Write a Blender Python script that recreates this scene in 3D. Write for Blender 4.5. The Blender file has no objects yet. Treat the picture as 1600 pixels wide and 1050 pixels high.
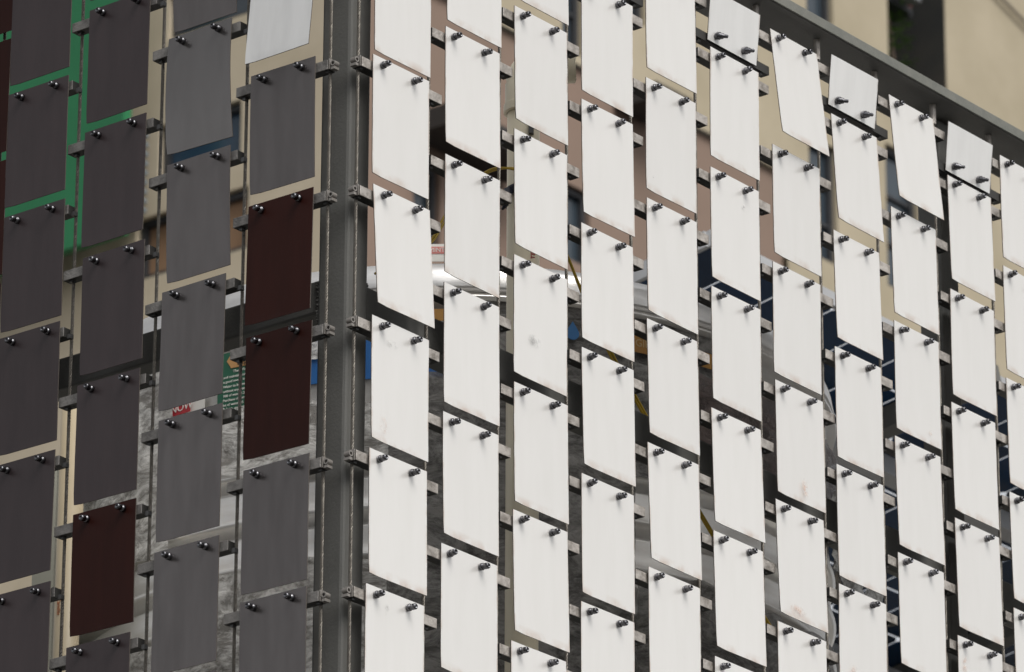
import bpy, bmesh, math, random
from mathutils import Vector, Matrix, noise
random.seed(7)
C = bpy.context.scene.collection
scene = bpy.context.scene

# ------------------------------------------------------------------ camera, sky, sun, exposure
CZ = 1.6                                  # eye height above the ground
PITCH, ROLL, FPX = 0.373425, 0.0044637, 8809.14
cp, sp = math.cos(PITCH), math.sin(PITCH)
FWD = Vector((0, cp, sp))
R0, U0 = Vector((1, 0, 0)), Vector((0, -sp, cp))
RIGHT = math.cos(ROLL) * R0 + math.sin(ROLL) * U0
UP = -math.sin(ROLL) * R0 + math.cos(ROLL) * U0
cam = bpy.data.cameras.new('camera')
cam.sensor_width = 36.0
cam.lens = FPX / 1600 * 36.0
cam.clip_start = 0.1
cam.clip_end = 2000
cam.dof.use_dof = True
cam.dof.focus_distance = 8.35
cam.dof.aperture_fstop = 17.0
camo = bpy.data.objects.new('camera', cam)
C.objects.link(camo)
camo.matrix_world = Matrix((
    (RIGHT.x, UP.x, -FWD.x, 0), (RIGHT.y, UP.y, -FWD.y, 0), (RIGHT.z, UP.z, -FWD.z, CZ), (0, 0, 0, 1)))
scene.camera = camo

# the two faces of the screen meet at a right angle at O
O = Vector((-0.23377586, 7.35517978, 3.32899912 + CZ))
DR = Vector((0.62457288, 0.78096652, 0))
NR = Vector((0.78096652, -0.62457288, 0))
DL = Vector((-0.78096652, 0.62457288, 0))
NL = Vector((-0.62457288, -0.78096652, 0))
Z = Vector((0, 0, 1))

SUN_EL = math.radians(48)
sun_h = (NR * 0.93 + Vector((0.62457288, 0.78096652, 0)) * -0.30).normalized()
SUN = sun_h * math.cos(SUN_EL) + Z * math.sin(SUN_EL)
world = bpy.data.worlds.new('World')
scene.world = world
world.use_nodes = True
nt = world.node_tree
nt.nodes.clear()
wo = nt.nodes.new('ShaderNodeOutputWorld')
bg = nt.nodes.new('ShaderNodeBackground')
bg.inputs['Strength'].default_value = 0.108
sky = nt.nodes.new('ShaderNodeTexSky')
sky.sky_type = 'NISHITA'
sky.sun_disc = False
sky.sun_elevation = SUN_EL
sky.sun_rotation = math.atan2(SUN.x, SUN.y)
sky.air_density = 1.0
sky.dust_density = 2.5
hs = nt.nodes.new('ShaderNodeHueSaturation')
hs.inputs['Saturation'].default_value = 0.07
nt.links.new(sky.outputs[0], hs.inputs['Color'])
nt.links.new(hs.outputs[0], bg.inputs['Color'])
nt.links.new(bg.outputs[0], wo.inputs['Surface'])
sl = bpy.data.lights.new('sun', 'SUN')
sl.energy = 2.1
sl.angle = math.radians(38)
sl.color = (1.0, 0.96, 0.90)
so = bpy.data.objects.new('sun', sl)
C.objects.link(so)
so.location = (6, -4, 12)
so.rotation_euler = (-SUN).to_track_quat('-Z', 'Y').to_euler()
scene.view_settings.view_transform = 'Standard'
scene.view_settings.look = 'None'
scene.view_settings.exposure = 0.33
scene.view_settings.gamma = 1.0
scene.view_settings.use_curve_mapping = False


# ------------------------------------------------------------------ helpers
def mat(name, col, rough=0.6, metal=0.0, var=0.0, scale=8.0, col2=None, bump=0.0, bscale=60.0,
        stretch=(1, 1, 1), rnd=0.0, coat=0.0, detail=5.0, spec=0.5, lo=0.35, hi=0.7):
    m = bpy.data.materials.new(name)
    m.use_nodes = True
    t = m.node_tree
    b = t.nodes['Principled BSDF']
    b.inputs['Base Color'].default_value = (*col, 1)
    b.inputs['Roughness'].default_value = rough
    b.inputs['Metallic'].default_value = metal
    b.inputs['Specular IOR Level'].default_value = spec
    b.inputs['Coat Weight'].default_value = coat
    tc = t.nodes.new('ShaderNodeTexCoord')
    oi = t.nodes.new('ShaderNodeObjectInfo')
    add = t.nodes.new('ShaderNodeVectorMath')
    add.operation = 'MULTIPLY_ADD'
    mul = t.nodes.new('ShaderNodeMath')
    mul.operation = 'MULTIPLY'
    mul.inputs[1].default_value = 37.0
    t.links.new(oi.outputs['Random'], mul.inputs[0])
    comb = t.nodes.new('ShaderNodeCombineXYZ')
    for i in range(3):
        t.links.new(mul.outputs[0], comb.inputs[i])
    add.inputs[1].default_value = stretch
    t.links.new(tc.outputs['Object'], add.inputs[0])
    t.links.new(comb.outputs[0], add.inputs[2])
    last = None
    if col2 is not None:
        n = t.nodes.new('ShaderNodeTexNoise')
        n.inputs['Scale'].default_value = scale
        n.inputs['Detail'].default_value = detail
        n.inputs['Roughness'].default_value = 0.6
        t.links.new(add.outputs[0], n.inputs['Vector'])
        mr = t.nodes.new('ShaderNodeMapRange')
        mr.inputs[1].default_value = lo
        mr.inputs[2].default_value = hi
        t.links.new(n.outputs['Fac'], mr.inputs[0])
        mx = t.nodes.new('ShaderNodeMixRGB')
        mx.inputs[1].default_value = (*col, 1)
        mx.inputs[2].default_value = (*col2, 1)
        t.links.new(mr.outputs[0], mx.inputs[0])
        last = mx.outputs[0]
    if rnd > 0:
        hsv = t.nodes.new('ShaderNodeHueSaturation')
        mr2 = t.nodes.new('ShaderNodeMapRange')
        mr2.inputs[3].default_value = 1 - rnd
        mr2.inputs[4].default_value = 1 + rnd
        t.links.new(oi.outputs['Random'], mr2.inputs[0])
        t.links.new(mr2.outputs[0], hsv.inputs['Value'])
        if last is not None:
            t.links.new(last, hsv.inputs['Color'])
        else:
            hsv.inputs['Color'].default_value = (*col, 1)
        last = hsv.outputs[0]
    if last is not None:
        t.links.new(last, b.inputs['Base Color'])
    if bump > 0:
        n2 = t.nodes.new('ShaderNodeTexNoise')
        n2.inputs['Scale'].default_value = bscale
        n2.inputs['Detail'].default_value = 4
        t.links.new(add.outputs[0], n2.inputs['Vector'])
        bp = t.nodes.new('ShaderNodeBump')
        bp.inputs['Strength'].default_value = bump
        bp.inputs['Distance'].default_value = 0.002
        t.links.new(n2.outputs['Fac'], bp.inputs['Height'])
        t.links.new(bp.outputs[0], b.inputs['Normal'])
    m['bsdf'] = 1
    return m


def tag(o, label=None, cat=None, group=None, kind=None):
    if label:
        o['label'] = label
    if cat:
        o['category'] = cat
    if group:
        o['group'] = group
    if kind:
        o['kind'] = kind
    return o


def empty(name, loc, rz=0.0):
    o = bpy.data.objects.new(name, None)
    o.empty_display_size = 0.05
    C.objects.link(o)
    o.location = loc
    o.rotation_euler = (0, 0, rz)
    return o


def link_mesh(name, me, parent=None, loc=None):
    o = bpy.data.objects.new(name, me)
    C.objects.link(o)
    if parent is not None:
        o.parent = parent
    if loc is not None:
        o.location = loc
    return o


def obj(name, bm, material, parent=None, smooth=False, bevel=0.0, loc=None):
    me = bpy.data.meshes.new(name)
    bmesh.ops.recalc_face_normals(bm, faces=bm.faces)
    bm.to_mesh(me)
    bm.free()
    if smooth:
        for p in me.polygons:
            p.use_smooth = True
    me.materials.append(material)
    o = link_mesh(name, me, parent, loc)
    if bevel:
        b = o.modifiers.new('bevel', 'BEVEL')
        b.width = bevel
        b.segments = 2
        b.limit_method = 'ANGLE'
    return o


def bx(bm, c, s, M=None):
    """box of size s centred at c, optionally in the frame M"""
    vs = []
    for i in (-1, 1):
        for j in (-1, 1):
            for k in (-1, 1):
                p = Vector((c[0] + i * s[0] / 2, c[1] + j * s[1] / 2, c[2] + k * s[2] / 2))
                vs.append(bm.verts.new(M @ p if M else p))
    for f in ((0, 1, 3, 2), (4, 6, 7, 5), (0, 4, 5, 1), (2, 3, 7, 6), (0, 2, 6, 4), (1, 5, 7, 3)):
        bm.faces.new([vs[i] for i in f])
    return vs


def tube(bm, pts, r, seg=10, caps=True, radii=None):
    rings = []
    n = len(pts)
    pts = [Vector(p) for p in pts]
    up = Vector((0.13, 0.21, 0.97)).normalized()
    for i, p in enumerate(pts):
        t = (pts[min(i + 1, n - 1)] - pts[max(i - 1, 0)]).normalized()
        a = up - t * up.dot(t)
        if a.length < 0.2:
            a = Vector((1, 0.1, 0)) - t * Vector((1, 0.1, 0)).dot(t)
        a.normalize()
        b = t.cross(a)
        rr = radii[i] if radii else r
        rings.append([bm.verts.new(p + (a * math.cos(2 * math.pi * k / seg) + b * math.sin(2 * math.pi * k / seg)) * rr) for k in range(seg)])
    for i in range(n - 1):
        for k in range(seg):
            bm.faces.new((rings[i][k], rings[i][(k + 1) % seg], rings[i + 1][(k + 1) % seg], rings[i + 1][k]))
    if caps:
        bm.faces.new(rings[0])
        bm.faces.new(rings[-1][::-1])
    return rings


def lathe(bm, prof, seg=24, axis='Z', cap=True):
    """prof: list of (r, h); around Z or around -Y (pointing out of a panel)"""
    rings = []
    for r, h in prof:
        ring = []
        for k in range(seg):
            a = 2 * math.pi * k / seg
            if axis == 'Z':
                ring.append(bm.verts.new((r * math.cos(a), r * math.sin(a), h)))
            else:
                ring.append(bm.verts.new((r * math.cos(a), -h, r * math.sin(a))))
        rings.append(ring)
    for i in range(len(rings) - 1):
        for k in range(seg):
            bm.faces.new((rings[i][k], rings[i][(k + 1) % seg], rings[i + 1][(k + 1) % seg], rings[i + 1][k]))
    if cap:
        bm.faces.new(rings[0][::-1])
        bm.faces.new(rings[-1])


def pt(side, u, v, w=0.0):
    """u along the face from the corner, v downwards, w outwards"""
    if side == 'R':
        return O + DR * u + NR * w - Z * v
    return O + DL * u + NL * w - Z * v


def project(P):
    d = P - Vector((0, 0, CZ))
    z = d.dot(FWD)
    return 800 + FPX * d.dot(RIGHT) / z, 525 - FPX * d.dot(UP) / z


# frame whose X runs along the face (to the right in the photo), -Y points outwards, Z up
RZ_R = math.atan2(DR.y, DR.x)
RZ_L = math.atan2(-DL.y, -DL.x)
def sx(side):
    return 1 if side == 'R' else -1
def rz(side):
    return RZ_R if side == 'R' else RZ_L

ORD = ['topmost', 'second', 'third', 'fourth', 'fifth', 'sixth', 'seventh', 'eighth']
NTH = ['first', 'second', 'third', 'fourth', 'fifth', 'sixth', 'seventh', 'eighth', 'ninth', 'tenth', 'eleventh', 'twelfth', 'thirteenth', 'fourteenth']

# ------------------------------------------------------------------ materials
M_paint = mat('dark_frame_paint', (0.105, 0.105, 0.099), 0.62, 0.0, col2=(0.130, 0.129, 0.121), scale=14, bump=0.25, bscale=240, lo=0.3, hi=0.75)
M_bar_shade = mat('bar_underpaint', (0.030, 0.029, 0.027), 0.6)  # shade under the bars put into a darker body colour
M_railtop = mat('rail_edge_paint', (0.13, 0.135, 0.12), 0.5, 0.0, col2=(0.17, 0.17, 0.15), scale=30, bump=0.3, bscale=300)
M_galv = mat('galvanised_bar', (0.46, 0.43, 0.40), 0.55, 0.35, col2=(0.20, 0.18, 0.16), scale=55, bump=0.6, bscale=260, stretch=(1, 1, 1), rnd=0.12, lo=0.42, hi=0.68)
M_galv_shade = mat('grimy_bar', (0.22, 0.21, 0.20), 0.6, 0.3, col2=(0.12, 0.115, 0.11), scale=55, bump=0.5, bscale=260, rnd=0.12, lo=0.42, hi=0.68)  # darker copy of the galvanised face, left-side shade put into its colour
M_cable = mat('steel_rope', (0.21, 0.195, 0.17), 0.42, 0.6, col2=(0.14, 0.125, 0.11), scale=90)
M_bolt = mat('bolt_steel', (0.13, 0.13, 0.14), 0.25, 1.0, rnd=0.2)
M_clamp = mat('clamp_steel', (0.12, 0.12, 0.12), 0.4, 0.8)
M_edge = mat('cut_edge', (0.10, 0.085, 0.075), 0.7, 0.3)
M_steel = mat('stainless_sheet', (0.93, 0.92, 0.90), 0.34, 0.62, col2=(0.82, 0.79, 0.75), scale=9, bump=0.12, bscale=20, stretch=(1, 1, 5))
M_oldpipe = mat('old_cream_pipe', (0.46, 0.39, 0.27), 0.5, 0.0, col2=(0.40, 0.33, 0.22), scale=5, bump=0.1, bscale=80)
M_rim = mat('polished_rim', (0.88, 0.87, 0.86), 0.30, 0.75, col2=(0.70, 0.69, 0.68), scale=7, stretch=(1, 1, 5), bump=0.6, bscale=9)
M_short = None
M_pipe = mat('cream_pipe', (0.84, 0.77, 0.60), 0.45, 0.0, col2=(0.80, 0.71, 0.53), scale=5, bump=0.1, bscale=80)
M_cream = mat('cream_render', (0.58, 0.50, 0.38), 0.9, 0.0, col2=(0.46, 0.395, 0.285), scale=1.6, bump=0.3, bscale=12)
M_khaki = mat('khaki_render', (0.41, 0.355, 0.26), 0.9, 0.0, col2=(0.33, 0.285, 0.20), scale=1.3, bump=0.3, bscale=12)
M_brown = mat('brown_render', (0.235, 0.165, 0.13), 0.9, 0.0, col2=(0.20, 0.145, 0.112), scale=0.8, bump=0.3, bscale=12)
M_orange = mat('terracotta_panel', (0.28, 0.17, 0.10), 0.9)
M_green = mat('green_board', (0.015, 0.185, 0.070), 0.6, col2=(0.012, 0.155, 0.058), scale=2)
M_glass = mat('window_glass', (0.035, 0.05, 0.065), 0.12, 0.0, spec=0.8)
M_wframe = mat('window_frame_paint', (0.035, 0.037, 0.042), 0.5)
M_concrete = mat('concrete', (0.46, 0.45, 0.42), 0.9, col2=(0.38, 0.37, 0.35), scale=3, bump=0.4, bscale=30)
M_ground = mat('street_paving', (0.075, 0.072, 0.07), 0.92, col2=(0.055, 0.054, 0.052), scale=0.5, bump=0.4, bscale=6)
M_alu = mat('aluminium_profile', (0.55, 0.56, 0.57), 0.38, 0.6, col2=(0.45, 0.45, 0.46), scale=6)
M_cell = mat('solar_cell', (0.008, 0.028, 0.070), 0.25, 0.0, spec=0.35, rnd=0.3)
M_back = mat('cell_backing', (0.85, 0.87, 0.90), 0.5)
def translucent(m, amount):
    t = m.node_tree
    b = t.nodes['Principled BSDF']; out = t.nodes['Material Output']
    tr = t.nodes.new('ShaderNodeBsdfTranslucent'); tr.inputs['Color'].default_value = b.inputs['Base Color'].default_value
    mx = t.nodes.new('ShaderNodeMixShader'); mx.inputs[0].default_value = amount
    t.links.new(b.outputs[0], mx.inputs[1]); t.links.new(tr.outputs[0], mx.inputs[2]); t.links.new(mx.outputs[0], out.inputs['Surface'])
translucent(M_back, 0.8)
M_white = mat('white_print', (0.75, 0.74, 0.70), 0.6)
M_red = mat('red_print', (0.42, 0.02, 0.03), 0.55)
M_pink = mat('faded_red_print', (0.62, 0.22, 0.20), 0.6)
M_blue = mat('blue_band', (0.015, 0.10, 0.32), 0.35, col2=(0.03, 0.15, 0.40), scale=6)
M_drop = mat('blue_print', (0.01, 0.12, 0.32), 0.5)
M_lgreen = mat('label_green', (0.012, 0.10, 0.055), 0.5)
M_gold = mat('label_gold', (0.50, 0.27, 0.10), 0.5)
M_amber = mat('label_amber', (0.38, 0.19, 0.03), 0.5, col2=(0.28, 0.12, 0.02), scale=20)
M_black = mat('black_rubber', (0.012, 0.014, 0.03), 0.5)
M_wire = mat('yellow_sheath', (0.42, 0.28, 0.02), 0.45)
M_dkprint = mat('dark_print', (0.05, 0.03, 0.015), 0.6)
M_oprint = mat('orange_print', (0.45, 0.14, 0.05), 0.6)
M_leaf = mat('leaf', (0.09, 0.17, 0.03), 0.6, rnd=0.3)
M_acw = mat('unit_casing', (0.22, 0.225, 0.235), 0.5)


def flap_material(name, col, col2, rough, metal, edge_tint, tint, rnd=0.03, spec=0.5):
    """sheet with faint mottling, thin vertical brushing, a few smudges and a worn tint near its cut edges"""
    m = mat(name, col, rough, metal, col2=col2, scale=9, stretch=(5, 5, 0.8), rnd=rnd, detail=4, spec=spec, bump=0.08, bscale=40)
    t = m.node_tree
    b = t.nodes['Principled BSDF']
    src = b.inputs['Base Color'].links[0].from_socket
    tc = t.nodes.new('ShaderNodeTexCoord')
    oi = t.nodes.new('ShaderNodeObjectInfo')
    sep = t.nodes.new('ShaderNodeSeparateXYZ')
    t.links.new(tc.outputs['Object'], sep.inputs[0])
    # wear mask: close to the side edge or the bottom edge, broken by noise
    ab = t.nodes.new('ShaderNodeMath'); ab.operation = 'ABSOLUTE'
    t.links.new(sep.outputs[0], ab.inputs[0])
    e1 = t.nodes.new('ShaderNodeMapRange'); e1.inputs[1].default_value = 0.0600; e1.inputs[2].default_value = 0.0635
    t.links.new(ab.outputs[0], e1.inputs[0])
    e2 = t.nodes.new('ShaderNodeMapRange'); e2.inputs[1].default_value = -0.160; e2.inputs[2].default_value = -0.174
    t.links.new(sep.outputs[2], e2.inputs[0])
    mxm = t.nodes.new('ShaderNodeMath'); mxm.operation = 'MAXIMUM'
    t.links.new(e1.outputs[0], mxm.inputs[0]); t.links.new(e2.outputs[0], mxm.inputs[1])
    add = t.nodes.new('ShaderNodeVectorMath'); add.operation = 'ADD'
    comb = t.nodes.new('ShaderNodeCombineXYZ')
    mu = t.nodes.new('ShaderNodeMath'); mu.operation = 'MULTIPLY'; mu.inputs[1].default_value = 19.0
    t.links.new(oi.outputs['Random'], mu.inputs[0]); t.links.new(mu.outputs[0], comb.inputs[0])
    t.links.new(tc.outputs['Object'], add.inputs[0]); t.links.new(comb.outputs[0], add.inputs[1])
    n = t.nodes.new('ShaderNodeTexNoise'); n.inputs['Scale'].default_value = 34; n.inputs['Detail'].default_value = 5
    t.links.new(add.outputs[0], n.inputs['Vector'])
    nr = t.nodes.new('ShaderNodeMapRange'); nr.inputs[1].default_value = 0.42; nr.inputs[2].default_value = 0.65
    t.links.new(n.outputs['Fac'], nr.inputs[0])
    mm = t.nodes.new('ShaderNodeMath'); mm.operation = 'MULTIPLY'
    t.links.new(mxm.outputs[0], mm.inputs[0]); t.links.new(nr.outputs[0], mm.inputs[1])
    ms = t.nodes.new('ShaderNodeMath'); ms.operation = 'MULTIPLY'; ms.inputs[1].default_value = edge_tint
    t.links.new(mm.outputs[0], ms.inputs[0])
    mix = t.nodes.new('ShaderNodeMixRGB'); mix.inputs[2].default_value = (*tint, 1)
    t.links.new(src, mix.inputs[1]); t.links.new(ms.outputs[0], mix.inputs[0])
    # sparse smudges
    n3 = t.nodes.new('ShaderNodeTexNoise'); n3.inputs['Scale'].default_value = 22; n3.inputs['Detail'].default_value = 6
    n3.inputs['Roughness'].default_value = 0.7
    t.links.new(add.outputs[0], n3.inputs['Vector'])
    r3 = t.nodes.new('ShaderNodeMapRange'); r3.inputs[1].default_value = 0.70; r3.inputs[2].default_value = 0.80; r3.inputs[4].default_value = 0.25
    t.links.new(n3.outputs['Fac'], r3.inputs[0])
    mix2 = t.nodes.new('ShaderNodeMixRGB'); mix2.inputs[2].default_value = (tint[0] * 0.8, tint[1] * 0.85, tint[2] * 0.9, 1)
    t.links.new(mix.outputs[0], mix2.inputs[1]); t.links.new(r3.outputs[0], mix2.inputs[0])
    t.links.new(mix2.outputs[0], b.inputs['Base Color'])
    return m


M_flap = flap_material('white_sheet', (0.84, 0.825, 0.80), (0.815, 0.80, 0.772), 0.30, 0.45, 0.7, (0.55, 0.42, 0.33), rnd=0.022)
M_grey = flap_material('grey_sheet', (0.165, 0.152, 0.150), (0.135, 0.124, 0.122), 0.27, 0.8, 0.2, (0.16, 0.13, 0.12), rnd=0.05)  # left sheets: same metal as the white, dark reflected surroundings put into the colour
M_dusk = flap_material('dark_sheet', (0.050, 0.0375, 0.0395), (0.041, 0.031, 0.033), 0.36, 0.3, 0.2, (0.08, 0.06, 0.06), rnd=0.07)
M_maroon = flap_material('maroon_sheet', (0.028, 0.0075, 0.0055), (0.023, 0.0065, 0.0048), 0.46, 0.0, 0.2, (0.03, 0.02, 0.02), rnd=0.12, spec=0.12)
M_pale = flap_material('pale_sheet', (0.86, 0.86, 0.85), (0.78, 0.78, 0.77), 0.30, 0.45, 0.2, (0.3, 0.3, 0.3), rnd=0.02)  # lit copy of the left sheets, sky caught by the tilt put into the colour
M_short = flap_material('short_white_sheet', (0.77, 0.765, 0.75), (0.72, 0.715, 0.70), 0.34, 0.4, 0.5, (0.45, 0.38, 0.32), rnd=0.02)
M_smear = mat('rusty_smear', (0.62, 0.50, 0.42), 0.6)

# ------------------------------------------------------------------ ground and platform
bm = bmesh.new()
vs = [bm.verts.new(p) for p in ((-300, -200, 0), (300, -200, 0), (300, 500, 0), (-300, 500, 0))]
bm.faces.new(vs)
tag(obj('ground', bm, M_ground), kind='structure')
DECK = 2.0 + CZ
bm = bmesh.new()
cor = [pt('R', 0, 0, 0.10) + NL * 0.10, O + DL * 3.0 + NL * 0.10, O + DL * 3.0 + DR * 4.5, O + DR * 4.5 + NR * 0.10]
lo_ = [bm.verts.new((p.x, p.y, 0.0)) for p in cor]
hi_ = [bm.verts.new((p.x, p.y, DECK)) for p in cor]
bm.faces.new(lo_); bm.faces.new(hi_)
for i in range(4):
    bm.faces.new((lo_[i], lo_[(i + 1) % 4], hi_[(i + 1) % 4], hi_[i]))
tag(obj('roof_terrace', bm, M_concrete), kind='structure')

# ------------------------------------------------------------------ buildings behind
def wall_mesh(bm, side, w, u0, u1, z0, z1, holes, depth=0.35, skip=None):
    """front skin with real openings and reveals; heights are absolute"""
    us = sorted({u0, u1} | {h[0] for h in holes} | {h[1] for h in holes})
    zs = sorted({z0, z1} | {h[2] for h in holes} | {h[3] for h in holes})
    us = [u for u in us if u0 <= u <= u1]
    zs = [q for q in zs if z0 <= q <= z1]
    P = lambda u, z, ww: pt(side, u, O.z - z, ww)
    quad = lambda *ps: bm.faces.new([bm.verts.new(p) for p in ps])
    for i in range(len(us) - 1):
        for j in range(len(zs) - 1):
            uc, zc = (us[i] + us[i + 1]) / 2, (zs[j] + zs[j + 1]) / 2
            if any(h[0] < uc < h[1] and h[2] < zc < h[3] for h in holes):
                continue
            quad(P(us[i], zs[j], w), P(us[i + 1], zs[j], w), P(us[i + 1], zs[j + 1], w), P(us[i], zs[j + 1], w))
    for a, b, c, d in holes:
        for (p, q) in (((a, c), (b, c)), ((b, c), (b, d)), ((b, d), (a, d)), ((a, d), (a, c))):
            if (a, b, c, d) != skip:
                quad(P(*p, w), P(*q, w), P(*q, w - depth), P(*p, w - depth))


def window(parent, side, w, h, inset=0.06, bars=1, glass=None):
    a, b, c, d = h
    Mx = Matrix.LocRotScale(pt(side, (a + b) / 2, O.z - (c + d) / 2, w - inset), Matrix.Rotation(rz(side), 3, 'Z'), None)
    W, H, t = abs(b - a), d - c, 0.035
    bm = bmesh.new()
    bx(bm, (0, 0, H / 2 - t / 2), (W, 0.05, t), Mx); bx(bm, (0, 0, -H / 2 + t / 2), (W, 0.05, t), Mx)
    bx(bm, (-W / 2 + t / 2, 0, 0), (t, 0.05, H - 2 * t), Mx); bx(bm, (W / 2 - t / 2, 0, 0), (t, 0.05, H - 2 * t), Mx)
    for k in range(bars):
        bx(bm, (0, 0, -H / 2 + H * (k + 1) / (bars + 1)), (W - 2 * t, 0.03, 0.022), Mx)
    f = obj('window', bm, M_wframe, parent)
    bm = bmesh.new()
    bx(bm, (0, 0.012, 0), (W - 2 * t - 0.004, 0.006, H - 2 * t - 0.004), Mx)
    obj('pane', bm, glass or M_glass, f)
    return f


A = lambda z: z + CZ
bR = empty('cream_and_brown_building', (0, 0, 0))
tag(bR, 'large blurred building, cream above brown, behind the white flaps', 'building')
win_low = [(17.03, 17.27, A(12.08), A(12.62)), (18.36, 18.66, A(12.45), A(12.93)), (19.6, 20.0, A(12.4), A(13.0))]
win_up = [(17.00, 17.24, A(13.78), A(14.4)), (18.34, 18.54, A(13.76), A(14.3)), (18.93, 19.16, A(14.18), A(15.0))]
win_r = [(20.84, 21.14, A(13.25), A(14.05)), (20.84, 21.13, A(14.80), A(15.9)), (21.68, 22.04, A(13.3), A(14.28))]
recess = (21.74, 22.40, A(14.55), A(17.5))
bm = bmesh.new(); wall_mesh(bm, 'R', -14.04, 15.2, 20.6, 0, A(13.7), win_low)
obj('brown_wall', bm, M_brown, bR)
bm = bmesh.new(); wall_mesh(bm, 'R', -14.0, 15.2, 20.6, A(13.7), A(17.8), win_up)
obj('upper_wall', bm, M_khaki, bR)
bm = bmesh.new(); wall_mesh(bm, 'R', -14.0, 20.6, 32, 0, A(17.8), win_r + [recess], depth=0.35, skip=recess)
obj('cream_wall', bm, M_khaki, bR)
bm = bmesh.new()
for (p_, q_) in (((21.74, 14.55), (22.40, 14.55)), ((22.40, 14.55), (22.40, 17.5)), ((22.40, 17.5), (21.74, 17.5)), ((21.74, 17.5), (21.74, 14.55))):
    bm.faces.new([bm.verts.new(pt('R', a_, O.z - A(b_), w_)) for a_, b_, w_ in ((*p_, -14.002), (*q_, -14.002), (*q_, -14.6), (*p_, -14.6))])
bm.faces.new([bm.verts.new(pt('R', a_, O.z - A(b_), -14.6)) for a_, b_ in ((21.74, 14.55), (22.40, 14.55), (22.40, 17.5), (21.74, 17.5))])
obj('recess_wall', bm, mat('shaft_wall', (0.050, 0.044, 0.036), 0.9, col2=(0.02, 0.022, 0.022), scale=1.4), bR)  # shade inside the recess put into the wall colour
bm = bmesh.new()
Mr = Matrix.LocRotScale(pt('R', 0, 0, 0), Matrix.Rotation(RZ_R, 3, 'Z'), None)
bx(bm, (17.4, 13.85, A(12.78) - O.z), (0.9, 0.32, 0.13), Mr)
obj('ledge', bm, mat('dark_ledge', (0.03, 0.028, 0.028), 0.8), bR)  # dark slab stands in for a balcony slab's shadow, shade put into its colour
bm = bmesh.new()
bx(bm, (19.06, 13.86, A(13.60) - O.z), (0.36, 0.30, 0.10), Mr)
obj('ledge', bm, bpy.data.materials['dark_ledge'], bR)  # second dark slab standing in for a shaded band on the wall
for h in win_low + win_up:
    window(bR, 'R', -14.04 if h in win_low else -14.0, h)
for h in win_r:
    window(bR, 'R', -14.0, h, bars=2)
bm = bmesh.new()
bx(bm, (26, 17, A(17.92) - O.z), (22, 6.5, 0.25), Mr)
obj('roof', bm, M_concrete, bR)
bm = bmesh.new()                                   # drainpipe line on the cream wall
tube(bm, [pt('R', 22.62, O.z - A(15.9), -13.97), pt('R', 23.6, O.z - A(15.62), -13.97)], 0.012, 6)
obj('wall_cable', bm, mat('dull_cable', (0.22, 0.19, 0.15), 0.8), bR)

ac = empty('air_conditioner', pt('R', 21.90, O.z - A(15.53), -14.02), RZ_R)
tag(ac, 'grey air conditioning unit in the dark recess, top right', 'air conditioner')
bm = bmesh.new(); bx(bm, (0, 0, 0), (0.24, 0.2, 0.34)); obj('casing', bm, M_acw, ac, bevel=0.01)
bm = bmesh.new(); lathe(bm, [(0.085, 0.1), (0.085, 0.106), (0.07, 0.108), (0.02, 0.104)], 20, 'Y'); obj('fan_grille', bm, M_wframe, ac)
bm = bmesh.new(); bx(bm, (0, 0.1, -0.19), (0.3, 0.2, 0.03)); obj('bracket', bm, M_wframe, ac)
rb = empty('red_bucket', pt('R', 22.10, O.z - A(15.40), -14.12), RZ_R)
tag(rb, 'small red bucket beside the air conditioning unit, top right edge', 'bucket')
bm = bmesh.new(); lathe(bm, [(0.05, 0.0), (0.065, 0.13), (0.07, 0.135), (0.06, 0.136), (0.046, 0.01)], 20); obj('pail', bm, mat('red_plastic', (0.16, 0.035, 0.03), 0.6), rb)
bm = bmesh.new(); bx(bm, (0, 0.09, -0.015), (0.16, 0.2, 0.02)); obj('shelf', bm, M_wframe, rb)

pl = empty('potted_plant', pt('R', 21.96, O.z - A(14.557), -14.12), RZ_R)
tag(pl, 'dim green plant growing in the dark recess of the cream building', 'plant')
bm = bmesh.new(); lathe(bm, [(0.06, 0), (0.09, 0.14), (0.08, 0.14), (0.05, 0.04)], 18); obj('pot', bm, M_brown, pl)
bm = bmesh.new(); rr = random.Random(3)
for k in range(260):
    h = rr.uniform(0.15, 0.85); a = rr.uniform(0, 6.28); r = rr.uniform(0, 0.16) * (1.1 - h * 0.6)
    c = Vector((r * math.cos(a), r * math.sin(a), h)); d = Vector((math.cos(a), math.sin(a), rr.uniform(-.6, .6))).normalized()
    s = d.cross(Z).normalized() * 0.016
    q = [c - s, c + d * 0.035 - s * 0.6, c + d * 0.06, c + d * 0.035 + s]
    bm.faces.new([bm.verts.new(p) for p in q])
tag(obj('leaf_cluster', bm, M_leaf, pl), kind='stuff')
bm = bmesh.new(); tube(bm, [(0, 0, 0.05), (0.02, 0, 0.4), (-0.02, 0.01, 0.75)], 0.008, 6); obj('stem', bm, M_brown, pl)

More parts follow.
